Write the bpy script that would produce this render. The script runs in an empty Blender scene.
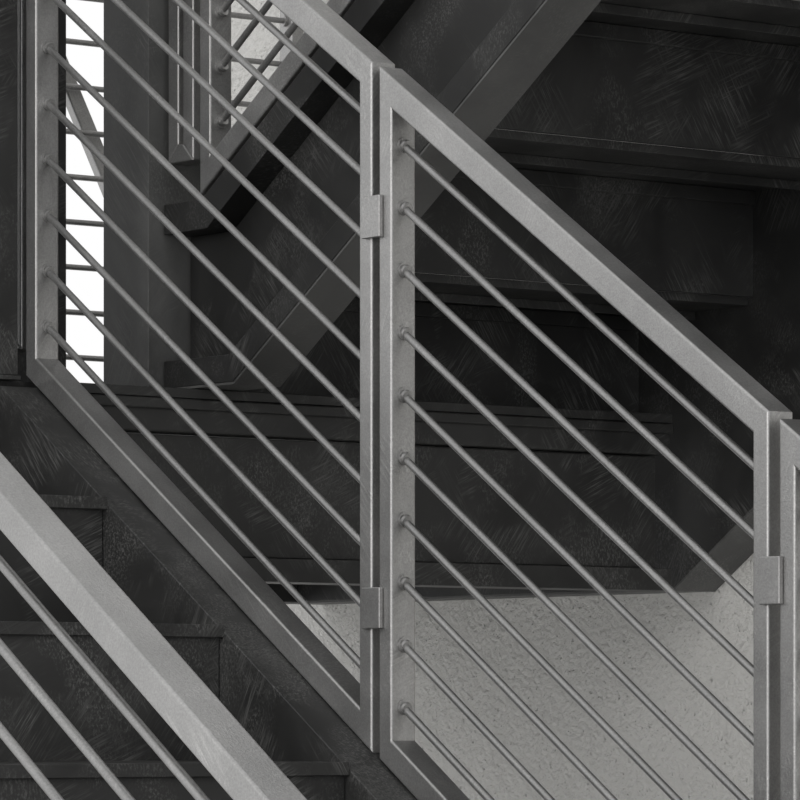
import bpy, bmesh, math
from mathutils import Vector, Matrix
C = bpy.context.scene.collection

# ------------------------------------------------------------------ camera
# world: +X = down the lower flight towards the camera, +Y = across the stairs, Z up
EYE = 1.5865
F_PX, HOR = 4479.0, 715.0
TH = math.atan2(3400.0, 4479.0)
ST, CT = math.sin(TH), math.cos(TH)
cam_d = bpy.data.cameras.new('camera'); cam = bpy.data.objects.new('camera', cam_d); C.objects.link(cam)
cam_d.sensor_fit = 'HORIZONTAL'; cam_d.sensor_width = 36.0
cam_d.lens = 36.0 * F_PX / 800.0
cam_d.shift_y = (HOR - 400.0) / 800.0
cam_d.clip_end = 200
fw = Vector((-CT, ST, 0)); rt = Vector((ST, CT, 0)); up = Vector((0, 0, 1))
cam.matrix_world = Matrix(((rt.x, up.x, -fw.x, 0), (rt.y, up.y, -fw.y, 0), (rt.z, up.z, -fw.z, EYE), (0, 0, 0, 1)))
bpy.context.scene.camera = cam

# ------------------------------------------------------------------ world and light
w = bpy.data.worlds.new('world'); bpy.context.scene.world = w; w.use_nodes = True
bg = w.node_tree.nodes['Background']; bg.inputs[0].default_value = (1, 1, 1, 1); bg.inputs[1].default_value = 1.0

def area(name, loc, target, sx, sy, power, col=(1, 1, 1)):
    l = bpy.data.lights.new(name, 'AREA'); l.shape = 'RECTANGLE'; l.size = sx; l.size_y = sy; l.energy = power; l.color = col
    o = bpy.data.objects.new(name, l); C.objects.link(o); o.location = loc
    o.rotation_euler = (Vector(target) - Vector(loc)).to_track_quat('-Z', 'Y').to_euler()
    return o
area('studio_softbox', (-2.0, -4.2, 3.4), (-4.6, 3.6, 1.9), 2.6, 2.6, 170, (1, 0.985, 0.96))

vs = bpy.context.scene.view_settings
vs.view_transform = 'Standard'; vs.look = 'None'; vs.gamma = 1; vs.use_curve_mapping = False
vs.exposure = 0.0

# ------------------------------------------------------------------ materials
class NT:
    def __init__(s, name):
        s.m = bpy.data.materials.new(name); s.m.use_nodes = True
        s.n = s.m.node_tree.nodes; s.l = s.m.node_tree.links
        s.b = s.n['Principled BSDF']; s.co = s.n.new('ShaderNodeTexCoord').outputs['Object']
    def mapping(s, rot=(0, 0, 0), scale=(1, 1, 1), loc=(0, 0, 0)):
        m = s.n.new('ShaderNodeMapping'); m.inputs['Rotation'].default_value = rot
        m.inputs['Scale'].default_value = scale; m.inputs['Location'].default_value = loc
        s.l.new(s.co, m.inputs[0]); return m.outputs[0]
    def noise(s, vec, scale, detail=4, rough=0.55, dist=0.0):
        t = s.n.new('ShaderNodeTexNoise'); t.inputs['Scale'].default_value = scale
        t.inputs['Detail'].default_value = detail; t.inputs['Roughness'].default_value = rough
        t.inputs['Distortion'].default_value = dist
        s.l.new(vec, t.inputs['Vector']); return t.outputs[0]
    def ramp(s, fac, a, b, ca=0.0, cb=1.0):
        r = s.n.new('ShaderNodeMapRange'); r.inputs[1].default_value = a; r.inputs[2].default_value = b
        r.inputs[3].default_value = ca; r.inputs[4].default_value = cb
        s.l.new(fac, r.inputs[0]); return r.outputs[0]
    def math(s, op, a, b):
        r = s.n.new('ShaderNodeMath'); r.operation = op
        for i, v in enumerate((a, b)):
            if isinstance(v, (int, float)): r.inputs[i].default_value = v
            else: s.l.new(v, r.inputs[i])
        return r.outputs[0]
    def mix(s, fac, a, b):
        r = s.n.new('ShaderNodeMix'); r.data_type = 'RGBA'
        s.l.new(fac, r.inputs[0])
        for k, v in ((6, a), (7, b)):
            if isinstance(v, tuple): r.inputs[k].default_value = v
            else: s.l.new(v, r.inputs[k])
        return r.outputs[2]
    def bump(s, h, strength, dist):
        b = s.n.new('ShaderNodeBump'); b.inputs['Strength'].default_value = strength
        b.inputs['Distance'].default_value = dist; s.l.new(h, b.inputs['Height'])
        s.l.new(b.outputs[0], s.b.inputs['Normal'])
    def set(s, key, v):
        if isinstance(v, (int, float, tuple)): s.b.inputs[key].default_value = v
        else: s.l.new(v, s.b.inputs[key])

def scratches(t, seedoff=0.0, thr=0.60):
    """patches of fine parallel scratches in several directions"""
    out = None
    for i, (rot, off) in enumerate((((0.62, 0.0, 0.0), 0), ((-0.55, 0.0, 0.0), 7), ((1.15, 0.0, 0.0), 13), ((0.0, 0.75, 0.0), 23), ((0.0, -0.5, 0.0), 31))):
        m2 = t.n.new('ShaderNodeMapping'); m2.inputs['Scale'].default_value = (1.0, 1.0, 0.05)
        m2.inputs['Location'].default_value = (off * 0.37 + seedoff, off * 0.21, 0)
        t.l.new(t.mapping(rot=rot), m2.inputs[0]); v = m2.outputs[0]
        f = t.ramp(t.noise(v, 330, 3, 0.7), 0.48, 0.68)
        mv = t.mapping(loc=(off * 3.1 + seedoff, -off, off))
        mk = t.ramp(t.noise(mv, 7.0, 3, 0.5, 0.6), thr, thr + 0.13)
        x = t.math('MULTIPLY', f, mk)
        out = x if out is None else t.math('MAXIMUM', out, x)
    return out

def mat_dark(name, base=0.023, hi=0.13, rough=0.42, metal=0.0):
    t = NT(name)
    sc = scratches(t, thr=0.55)
    cl = t.ramp(t.noise(t.mapping(), 5.0, 6, 0.6, 0.8), 0.35, 0.72)
    c1 = t.mix(cl, (base * .75, base * .75, base * .74, 1), (base * 1.5, base * 1.5, base * 1.47, 1))
    col = t.mix(t.math('MULTIPLY', sc, 0.8), c1, (hi, hi, hi * .97, 1))
    t.set('Base Color', col); t.set('Metallic', metal)
    t.set('Roughness', t.ramp(cl, 0, 1, rough, rough + 0.14))
    t.b.inputs['Specular IOR Level'].default_value = 0.35
    t.bump(sc, 0.12, 0.0008)
    return t.m

def mat_rail(name, base=0.37):
    t = NT(name)
    cl = t.ramp(t.noise(t.mapping(), 9.0, 5, 0.6), 0.3, 0.7)
    sc = scratches(t, 3.0, 0.56)
    fine = t.noise(t.mapping(), 420, 3, 0.75)
    grain = t.ramp(fine, 0.35, 0.68, 0.88, 1.14)
    c1 = t.mix(cl, (base * .86, base * .855, base * .845, 1), (base * 1.12, base * 1.11, base * 1.10, 1))
    col = t.mix(t.math('MULTIPLY', sc, 0.35), c1, (base * 1.9, base * 1.88, base * 1.84, 1))
    vm = t.n.new('ShaderNodeVectorMath'); vm.operation = 'SCALE'
    t.l.new(col, vm.inputs[0]); t.l.new(grain, vm.inputs['Scale'])
    t.set('Base Color', vm.outputs[0]); t.set('Metallic', 0.85)
    t.set('Roughness', t.ramp(cl, 0, 1, 0.36, 0.48))
    t.bump(t.math('ADD', fine, t.math('MULTIPLY', sc, 0.5)), 0.35, 0.0009)
    return t.m

def mat_plaster(name):
    t = NT(name)
    n1 = t.noise(t.mapping(), 95, 6, 0.6)
    n2 = t.noise(t.mapping(), 22, 4, 0.5)
    pit = t.ramp(t.noise(t.mapping(loc=(4, 2, 1)), 110, 2, 0.5), 0.66, 0.74)
    n3 = t.ramp(t.noise(t.mapping(), 2.2, 3, 0.5), 0.3, 0.7)
    c1 = t.mix(n3, (0.76, 0.75, 0.725, 1), (0.82, 0.81, 0.785, 1))
    col = t.mix(t.math('MULTIPLY', pit, 0.35), c1, (0.24, 0.235, 0.225, 1))
    t.set('Base Color', col); t.set('Roughness', 0.9)
    h = t.math('ADD', t.math('MULTIPLY', n1, 1.0), t.math('MULTIPLY', n2, 0.6))
    h = t.math('SUBTRACT', h, t.math('MULTIPLY', pit, 0.4))
    t.bump(h, 1.0, 0.013)
    return t.m

def mat_floor(name):
    t = NT(name)
    n = t.ramp(t.noise(t.mapping(), 3, 6, 0.6), 0.3, 0.7)
    t.set('Base Color', t.mix(n, (0.42, 0.42, 0.41, 1), (0.50, 0.495, 0.485, 1))); t.set('Roughness', 0.8)
    return t.m

DARK = mat_dark('scratched dark steel')
STEEL = mat_dark('dark grey steel', 0.092, 0.16, 0.45)  # grey of the post; on stringer undersides it stands in for bounce light
RAIL = mat_rail('brushed grey steel')
ROD = mat_rail('round bar steel', 0.30)
PLAST = mat_plaster('rough plaster')
CONC = mat_floor('concrete')

# ------------------------------------------------------------------ mesh helpers
def link(name, bm, mat, parent=None, bevel=0.0, seg=3, smooth=False):
    bmesh.ops.recalc_face_normals(bm, faces=bm.faces)
    me = bpy.data.meshes.new(name); bm.to_mesh(me); bm.free()
    me.materials.append(mat)
    o = bpy.data.objects.new(name, me); C.objects.link(o)
    if parent: o.parent = parent
    if bevel or smooth:
        for p in me.polygons: p.use_smooth = True
    if bevel:
        b = o.modifiers.new('bevel', 'BEVEL'); b.width = bevel; b.segments = seg
        b.limit_method = 'ANGLE'; b.angle_limit = math.radians(35); b.harden_normals = True
    elif smooth:
        me.set_sharp_from_angle(angle=math.radians(45))
    return o

def bar_bevel(o, width, seg=4):
    """round only the edges that run along the bar, so that mitres stay tight"""
    bm = bmesh.new(); bm.from_mesh(o.data)
    es = [e for e in bm.edges if e.calc_length() > 0.1]
    bmesh.ops.bevel(bm, geom=es, offset=width, segments=seg, profile=0.5, affect='EDGES', clamp_overlap=True)
    bm.to_mesh(o.data); bm.free()
    for p in o.data.polygons: p.use_smooth = False
    return o

def prism(pts, y0, y1, bm=None):
    """polygon in (X, Z) relative heights, extruded along Y"""
    bm = bm or bmesh.new()
    a = [bm.verts.new((x, y0, z + EYE)) for x, z in pts]; b = [bm.verts.new((x, y1, z + EYE)) for x, z in pts]
    n = len(pts)
    bm.faces.new(a); bm.faces.new(b[::-1])
    for i in range(n): bm.faces.new((a[i], a[(i + 1) % n], b[(i + 1) % n], b[i]))
    return bm

def box(x0, x1, y0, y1, z0, z1, bm=None):
    return prism([(x0, z0), (x1, z0), (x1, z1), (x0, z1)], y0, y1, bm)

def tube(p, q, r, bm=None, n=20):
    bm = bm or bmesh.new()
    p = Vector(p) + Vector((0, 0, EYE)); q = Vector(q) + Vector((0, 0, EYE)); d = (q - p).normalized()
    u = d.orthogonal().normalized(); v = d.cross(u)
    A = []; B = []
    for i in range(n):
        a = 2 * math.pi * i / n; o = u * math.cos(a) * r + v * math.sin(a) * r
        A.append(bm.verts.new(p + o)); B.append(bm.verts.new(q + o))
    for i in range(n): bm.faces.new((A[i], A[(i + 1) % n], B[(i + 1) % n], B[i]))
    bm.faces.new(A[::-1]); bm.faces.new(B)
    return bm

def thing(name, label, cat, loc, group=None):
    o = bpy.data.objects.new(name, None); C.objects.link(o); o.empty_display_size = 0.1
    o.location = (loc[0], loc[1], loc[2] + EYE)
    o['label'] = label; o['category'] = cat
    if group: o['group'] = group
    return o

def adopt(root):
    """children were built in world coordinates: keep them there"""
    inv = Matrix.Translation(-Vector(root.location))
    for c in [o for o in bpy.data.objects if o.parent == root]:
        c.matrix_parent_inverse = inv

# ------------------------------------------------------------------ measurements
M = 0.644                      # pitch of both flights
VC = 1.0 / math.cos(math.atan(M))
RISE, GOING = 0.17, 0.2645
L1 = 0.4535                    # landing floor height above the eye
XF = -5.13                     # front edge of the landing
XB = -6.21                     # rear edge of the landing
YA0, YA1 = 2.27, 3.216         # width of the lower flight's steps
RD = 0.0375                     # depth of the frame bars in Y
TR = 0.0325
TW = 0.0255                     # width of the frame bars in the panel's plane
ROD_R, ROD_P = 0.0048, 0.0758

def XonY(px, Y):
    xn = (px - 400.0) / F_PX
    return Y * (-CT + xn * ST) / (ST + xn * CT)
def ZonY(px, py, Y):
    xn = (px - 400.0) / F_PX
    return (HOR - py) / F_PX * Y / (ST + xn * CT)

def YonX(px, X):
    xn = (px - 400.0) / F_PX
    return X * (ST + xn * CT) / (-CT + xn * ST)

# ------------------------------------------------------------------ setting
WY = 4.545
wall = link('wall_right', box(-6.62, -1.0, WY, WY + 0.2, -EYE, 3.4), PLAST); wall['kind'] = 'structure'
fl = link('floor', box(-9.0, 1.6, -5.0, 7.0, -EYE - 0.1, -EYE), CONC); fl['kind'] = 'structure'

# ------------------------------------------------------------------ landing
YE = 4.41                      # end of the landing beam
YR = 4.46                      # inner side of the wall side stringer
landing = thing('stair_landing', 'dark steel landing with a deep front beam between the two flights', 'landing', (XF, 3.6, L1 - 0.26))
def lbox(name, x0, x1, y0, y1, z0, z1, mat=DARK, bev=0.0015):
    return link(name, box(x0, x1, y0, y1, z0, z1), mat, landing, bev)
def deck():
    pts = [(XB, YA0 - 0.12), (XF, YA0 - 0.12), (XF, YA1), (XF - 0.03, YA1), (XF - 0.03, 3.325), (XF, 3.325), (XF, YE), (XB, YE)]
    bm = bmesh.new()
    a = [bm.verts.new((x, y, L1 - 0.014 + EYE)) for x, y in pts]; b = [bm.verts.new((x, y, L1 + EYE)) for x, y in pts]
    bm.faces.new(a); bm.faces.new(b[::-1])
    for i in range(len(pts)): bm.faces.new((a[i], a[(i + 1) % 8], b[(i + 1) % 8], b[i]))
    return link('deck_plate', bm, DARK, landing, 0.0015)
deck()
BY0 = 3.3255
lbox('beam_nosing', XF - 0.06, XF - 0.004, BY0, YE, L1 - 0.062, L1 - 0.0145, DARK, 0.004)
lbox('nosing_lip', XF - 0.0035, XF + 0.0035, BY0, YE, L1 - 0.030, L1 - 0.0148, DARK, 0.003)
lbox('beam_web', XF - 0.05, XF - 0.016, BY0, YE - 0.02, L1 - 0.232, L1 - 0.0645)
lbox('beam_flange', XF - 0.08, XF - 0.002, BY0, YE, L1 - 0.266, L1 - 0.2325, DARK, 0.0015)
lbox('rear_beam', XB, XB + 0.05, YA0, YR - 0.002, L1 - 0.262, L1 - 0.0145)
lbox('side_beam', XB + 0.05, XF - 0.085, BY0, BY0 + 0.05, L1 - 0.262, L1 - 0.0145)
adopt(landing)

# ------------------------------------------------------------------ lower flight
lower = thing('stair_flight', 'lower flight of dark scratched steel steps climbing up to the landing', 'staircase', (-2.0, 2.7, -EYE))
NS = 11
for k in range(1, NS + 1):
    xk = XF + GOING * k; zk = L1 - RISE * k
    tr = link('step_tread', box(xk - GOING - 0.018, xk, YA0, YA1, zk - 0.0165, zk), DARK, lower, 0.0012)
    link('step_riser', box(xk - 0.02, xk - 0.008, YA0, YA1 - 0.003, zk - RISE, zk - 0.0165), DARK, lower)
tr0 = link('step_riser', box(XF - 0.02, XF - 0.008, YA0, YA1 - 0.003, L1 - RISE, L1 - 0.0146), DARK, lower)
def nose_z(x): return L1 - M * (x - XF)
def a_stringer(y0, y1):
    x1 = -2.05
    pts = [(XF + 0.002, nose_z(XF) - 0.0100), (x1, nose_z(x1) - 0.0100), (x1 + 0.02, -EYE + 0.001), (x1 - 0.32, -EYE + 0.001), (XF + 0.002, nose_z(XF) - 0.285)]
    return link('stringer', prism(pts, y0, y1), DARK, lower, 0.0015)
a_stringer(YA1, YA1 + 0.105)
a_stringer(YA0 - 0.105, YA0)
adopt(lower)

# ------------------------------------------------------------------ upper flight (climbs towards the camera)
upper = thing('stair_flight', 'upper flight seen from below with dark undersides of steps beside the plaster wall', 'staircase', (XF, 4.0, L1 - 0.26))
YB = 3.54                      # outer face of its open side stringer
X0b = -5.267
for k in range(0, 11):
    xk = X0b + GOING * k; zk = L1 + RISE * (k + 1)
    link('step_tread', box(xk - 0.012, xk + GOING - 0.012, YB + 0.081, YR - 0.001, zk - 0.012, zk), DARK, upper, 0.001)
    link('step_riser', box(xk - 0.012, xk, YB + 0.081, YR - 0.001, zk - RISE + (0 if k else 0.0008), zk - 0.012), DARK, upper)
    link('tread_lip', box(xk + 0.0003, xk + 0.007, YB + 0.083, YR - 0.003, zk - 0.034, zk - 0.0122), DARK, upper, 0.002)
    link('tread_rib', box(xk + 0.13, xk + 0.136, YB + 0.083, YR - 0.003, zk - 0.025, zk - 0.0122), DARK, upper, 0.001)
# open side stringer: recessed web with lips above and below
XE = -2.45
xs = XonY(164, YB)             # where it starts at the post
zb = L1 + 0.001                # rests on the landing
H = 0.262
xk0 = -5.034 - (0.4598 - zb) / M    # kink of the bottom edge
def zbot(x): return zb + max(0.0, x - xk0) * M
xk1 = xk0 - (H * VC - H) / M        # kink of the top edge
def ztop(x): return zb + H + max(0.0, x - xk1) * M
LIP = 0.042
kt = lambda h: xk0 - (h * VC - h) / M     # kink of a line parallel to the bottom, h above it
def band(h0, h1, y0, y1, name, mat=DARK, bev=0.001):
    p = [(xs, zb + h0), (kt(h0), zb + h0), (XE, zb + h0 * VC + (XE - xk0) * M), (XE, zb + h1 * VC + (XE - xk0) * M), (kt(h1), zb + h1), (xs, zb + h1)]
    return link(name, prism(p, y0, y1), mat, upper, bev)
band(0.004, LIP, YB, YB + 0.08, 'stringer_bottom_flange')
band(0.0, 0.0039, YB + 0.0005, YB + 0.08, 'stringer_underside_bounce_tint', STEEL)  # added thin paler sheet: floor bounce light painted on the underside
band(H - LIP, H, YB, YB + 0.08, 'stringer_top_flange')
band(LIP + 0.0003, H - LIP - 0.0003, YB + 0.045, YB + 0.08, 'stringer_web')
# wall side stringer: level beside the landing, then climbing
zl = L1 - 0.260
xkr = XonY(673.5, YR)
def rband(y0, y1, mat, name):
    p = [(XB, zl), (xkr, zl), (XE, zl + (XE - xkr) * M), (XE, zl + (XE - xkr) * M + 0.42), (xkr - 0.25, zl + 0.36), (XB, zl + 0.30)]
    return link(name, prism(p, y0, y1), mat, upper, 0.001)
rband(YR, YR + 0.084, DARK, 'wall_stringer')
link('wall_stringer_bounce_tint', prism([(XB, zl - 0.004), (xkr, zl - 0.004), (XE, zl - 0.004 + (XE - xkr) * M), (XE, zl - 0.0003 + (XE - xkr) * M), (xkr, zl - 0.0003), (XB, zl - 0.0003)], YR, YR + 0.084), STEEL, upper)  # added paler strip, colour imitates light bounced up under this stringer
adopt(upper)

# ------------------------------------------------------------------ posts
def post(label, x0, x1, y0, y1, z0, z1, mat):
    t = thing('steel_post', label, 'post', ((x0 + x1) / 2, (y0 + y1) / 2, z0))
    link('shaft', box(x0, x1, y0, y1, z0 + 0.006, z1), mat, t, 0.0015)
    link('base_plate', box(x0 - 0.006, x1 + 0.001, y0 - 0.001, y1 + 0.004, z0 + 0.0003, z0 + 0.0057), mat, t)
    adopt(t)
post('dark steel post behind the first stile of the railing, left of the white gap', -5.42, -5.30, 3.26, YonX(66.5, -5.30), L1, 3.4, DARK)
post('dark scratched steel post at the left edge of the picture, on the landing edge', -5.215, -5.139, 3.06, YonX(18, -5.139), L1, 3.4, DARK)
xc = -5.216
post('grey steel post standing on the landing right of the bright white gap', xc - 0.114, xc, 3.516, 3.615, L1, 3.4, STEEL)

# ------------------------------------------------------------------ railing panels
PANEL_N = 10
def rail_panel(name, label, a, b, y, zl0, height, m, group, first, n=PANEL_N, pitch=ROD_P, RD=RD, TR=TR, mr=None):
    """frame of four mitred bars in the plane Y = y, from X a to b; zl0 = outer bottom height at X a, m = slope"""
    t = thing(name, label, 'railing', (a, y + RD / 2, zl0), group)
    tv = TR * math.sqrt(1 + m * m)
    zo = lambda x: zl0 + m * (x - a)
    zt = lambda x: zo(x) + height
    bars = [('left_stile', [(a, zo(a)), (a + TW, zo(a + TW) + tv), (a + TW, zt(a + TW) - tv), (a, zt(a))]),
            ('right_stile', [(b, zo(b)), (b, zt(b)), (b - TW, zt(b - TW) - tv), (b - TW, zo(b - TW) + tv)]),
            ('top_rail', [(a, zt(a)), (a + TW, zt(a + TW) - tv), (b - TW, zt(b - TW) - tv), (b, zt(b))]),
            ('bottom_rail', [(a, zo(a)), (b, zo(b)), (b - TW, zo(b - TW) + tv), (a + TW, zo(a + TW) + tv)])]
    for nm, pts in bars:
        bar_bevel(link('stile' if 'stile' in nm else nm, prism(pts, y, y + RD), RAIL, t), 0.003)
    yc = y + RD / 2
    for i in range(n):
        z0 = zo(a + TW) + first + i * pitch; z1 = z0 + (mr or m) * (b - a - 2 * TW)
        r = link('rod', tube((a + TW, yc, z0), (b - TW, yc, z1), ROD_R), ROD, t, smooth=True)
        for (x, z, s) in ((a + TW, z0, 1), (b - TW, z1, -1)):
            bm = tube((x, yc, z), (x + s * 0.0035, yc, z + m * 0), 0.0095)
            tube((x + s * 0.0035, yc, z), (x + s * 0.0075, yc, z + s * m * 0.003), 0.0072, bm)
            link('washer', bm, RAIL, r, smooth=True)
    adopt(t)
    return t

YRA = 3.272
X1a, X1b = XonY(25.7, YRA), XonY(371.5, YRA)
X2a, X2b = XonY(378.7, YRA), XonY(768, YRA)
X3a = XonY(779, YRA)
HP = (749 - 58) * (YRA / (ST + (371.5 - 400) / F_PX * CT)) / F_PX
z1 = ZonY(27.5, 377.5, YRA)
print('panels', X1a, X1b, X2a, X2b, X3a, 'H', HP, 'z', z1, 'slope', (ZonY(371.5, 746, YRA) - z1) / (X1b - X1a),
      'p2', ZonY(380, 69, YRA) , ZonY(380, 761, YRA), (ZonY(768.5, 411, YRA) - ZonY(380, 69, YRA)) / (X2b - X2a))
m1 = -M
f1 = ZonY(404.5, 709.5, YRA + RD / 2) - (ZonY(380, 761, YRA) + m1 * TW)
print('first rod offset', f1, 'stringer clearance', z1 - nose_z(X1a))
GR = 'railing panels on the open side of the lower flight'
rail_panel('railing_panel', 'topmost sloping rod railing panel, its left stile beside the white gap', X1a, X1b, YRA, nose_z(X1a) - 0.0062, HP, m1 - 0.003, GR, f1 + 0.003, mr=-0.653)
z2 = nose_z(X2a) - 0.0065
rail_panel('railing_panel', 'middle sloping rod railing panel in front of the rough plaster wall', X2a, X2b, YRA, z2, HP, m1 - 0.003, GR, f1, mr=-0.654)
z3 = z2 + m1 * (X3a - X2a)
rail_panel('railing_panel', 'lowest railing panel, only its left corner showing at the right edge', X3a, X3a + (X2b - X2a), YRA, z3, HP, m1, GR, f1)

# foreground railing on the near side of the lower flight
YRN = 2.15
xa = XonY(0, YRN)
zr = ZonY(0, 491.5, YRN)       # top edge of the handrail at the frame's left border
xn0, xn1 = xa - 0.22, xa + 0.62
rail_panel('railing_panel', 'foreground railing panel with a broad handrail crossing the lower left corner', xn0, xn1, YRN, zr - 0.002 - 0.652 * (xn0 - xa) - HP + 0.016, HP - 0.016, -0.652, None, f1 - 0.018, RD=0.043, TR=0.0285)

# railing on the upper flight
X4a = XonY(199.5, YB)
z4 = ztop(X4a) + 0.004
X4a_kink = xk1
rail_panel('railing_panel', 'railing panel on the upper flight with rods rising to the right', X4a, X4a + 0.82, YB, zb + H * VC + (X4a - xk0) * M + 0.008, HP, M, None, 0.085)

# clips joining neighbouring panels
def clip(px0, px1, py0, py1, label):
    x0, x1 = XonY(px0, YRA - 0.006), XonY(px1, YRA - 0.006)
    o = link('joining_clip', box(x0, x1, YRA - 0.0065, YRA - 0.0005, ZonY(px0, py1, YRA), ZonY(px0, py0, YRA)), RAIL, None, 0.0012)
    o['label'] = label; o['category'] = 'clip'; o['group'] = 'small plates joining the railing panels'
clip(361.5, 379.5, 198, 240, 'small square plate joining the first two railing panels, the upper of the two')
clip(361.5, 379.5, 588, 629, 'small square plate joining the first two railing panels, the lower of the two')
clip(759, 779.5, 557, 605, 'small square plate joining the railing panels at the right edge')

# ------------------------------------------------------------------ narrow end frames beside the posts
def end_frame(label, xr, y, wdt, z0, z1, yd=RD):
    t = thing('end_frame', label, 'railing', (xr - wdt, y + yd / 2, z0))
    link('stile', prism([(xr, z0), (xr, z1), (xr - TW, z1), (xr - TW, z0 + TW)], y, y + yd), RAIL, t, 0.0025)
    link('stile', prism([(xr - wdt, z0), (xr - wdt + TW, z0 + TW), (xr - wdt + TW, z1), (xr - wdt, z1)], y, y + yd), RAIL, t, 0.0025)
    link('bottom_rail', prism([(xr - wdt, z0), (xr, z0), (xr - TW, z0 + TW), (xr - wdt + TW, z0 + TW)], y, y + yd), RAIL, t, 0.0025)
    adopt(t)
end_frame('narrow upright frame beside the grey post, above the upper stringer', XonY(193, YB), YB, 0.062, ZonY(193, 160, YB), 2.2)
xe = X1a - 0.012
end_frame('narrow upright frame left of the first railing panel, over the landing edge', xe, YRA, 0.030 + TW, ZonY(22, 349, YRA), 1.6)

# ------------------------------------------------------------------ rear railing of the landing
XR = -6.235
rear = thing('rear_railing', 'level rod railing at the back of the landing, against the white background', 'railing', (XR, 4.2, L1))
ya, yb = YonX(40, XR), YonX(304, XR) 
zb0, zt0 = L1 + 0.055, L1 + 0.055 + 0.86
def ybar(name, pts, par, mat=RAIL, x0=XR, d=RD):
    bm = bmesh.new()
    a = [bm.verts.new((x0, y, z + EYE)) for y, z in pts]; b = [bm.verts.new((x0 - d, y, z + EYE)) for y, z in pts]
    n = len(pts); bm.faces.new(a); bm.faces.new(b[::-1])
    for i in range(n): bm.faces.new((a[i], a[(i + 1) % n], b[(i + 1) % n], b[i]))
    return link(name, bm, mat, par, 0.003)
ybar('stile', [(ya, zb0), (ya + TW, zb0 + TW), (ya + TW, zt0 - TW), (ya, zt0)], rear)
ybar('stile', [(yb, zb0), (yb, zt0), (yb - TW, zt0 - TW), (yb - TW, zb0 + TW)], rear)
ybar('bottom_rail', [(ya, zb0), (yb, zb0), (yb - TW, zb0 + TW), (ya + TW, zb0 + TW)], rear)
ybar('top_rail', [(ya, zt0), (ya + TW, zt0 - TW), (yb - TW, zt0 - TW), (yb, zt0)], rear)
for i in range(10):
    z = 0.594 + 0.0749 * i
    r = link('rod', tube((XR - RD / 2, ya + TW, z), (XR - RD / 2, yb - TW, z), ROD_R), ROD, rear, smooth=True)
    for (y, s) in ((ya + TW, 1), (yb - TW, -1)):
        link('washer', tube((XR - RD / 2, y, z), (XR - RD / 2, y + s * 0.006, z), 0.0095), RAIL, r, smooth=True)
P = lambda px, py: (YonX(px, XR - 0.06), (HOR - py) / F_PX * (-(XR - 0.06)) / (CT - (px - 400.0) / F_PX * ST))
ybar('brace', [P(54, 42), P(118, 197), P(106, 206), P(42, 50)], rear, RAIL, XR - RD - 0.002, 0.02)
adopt(rear)
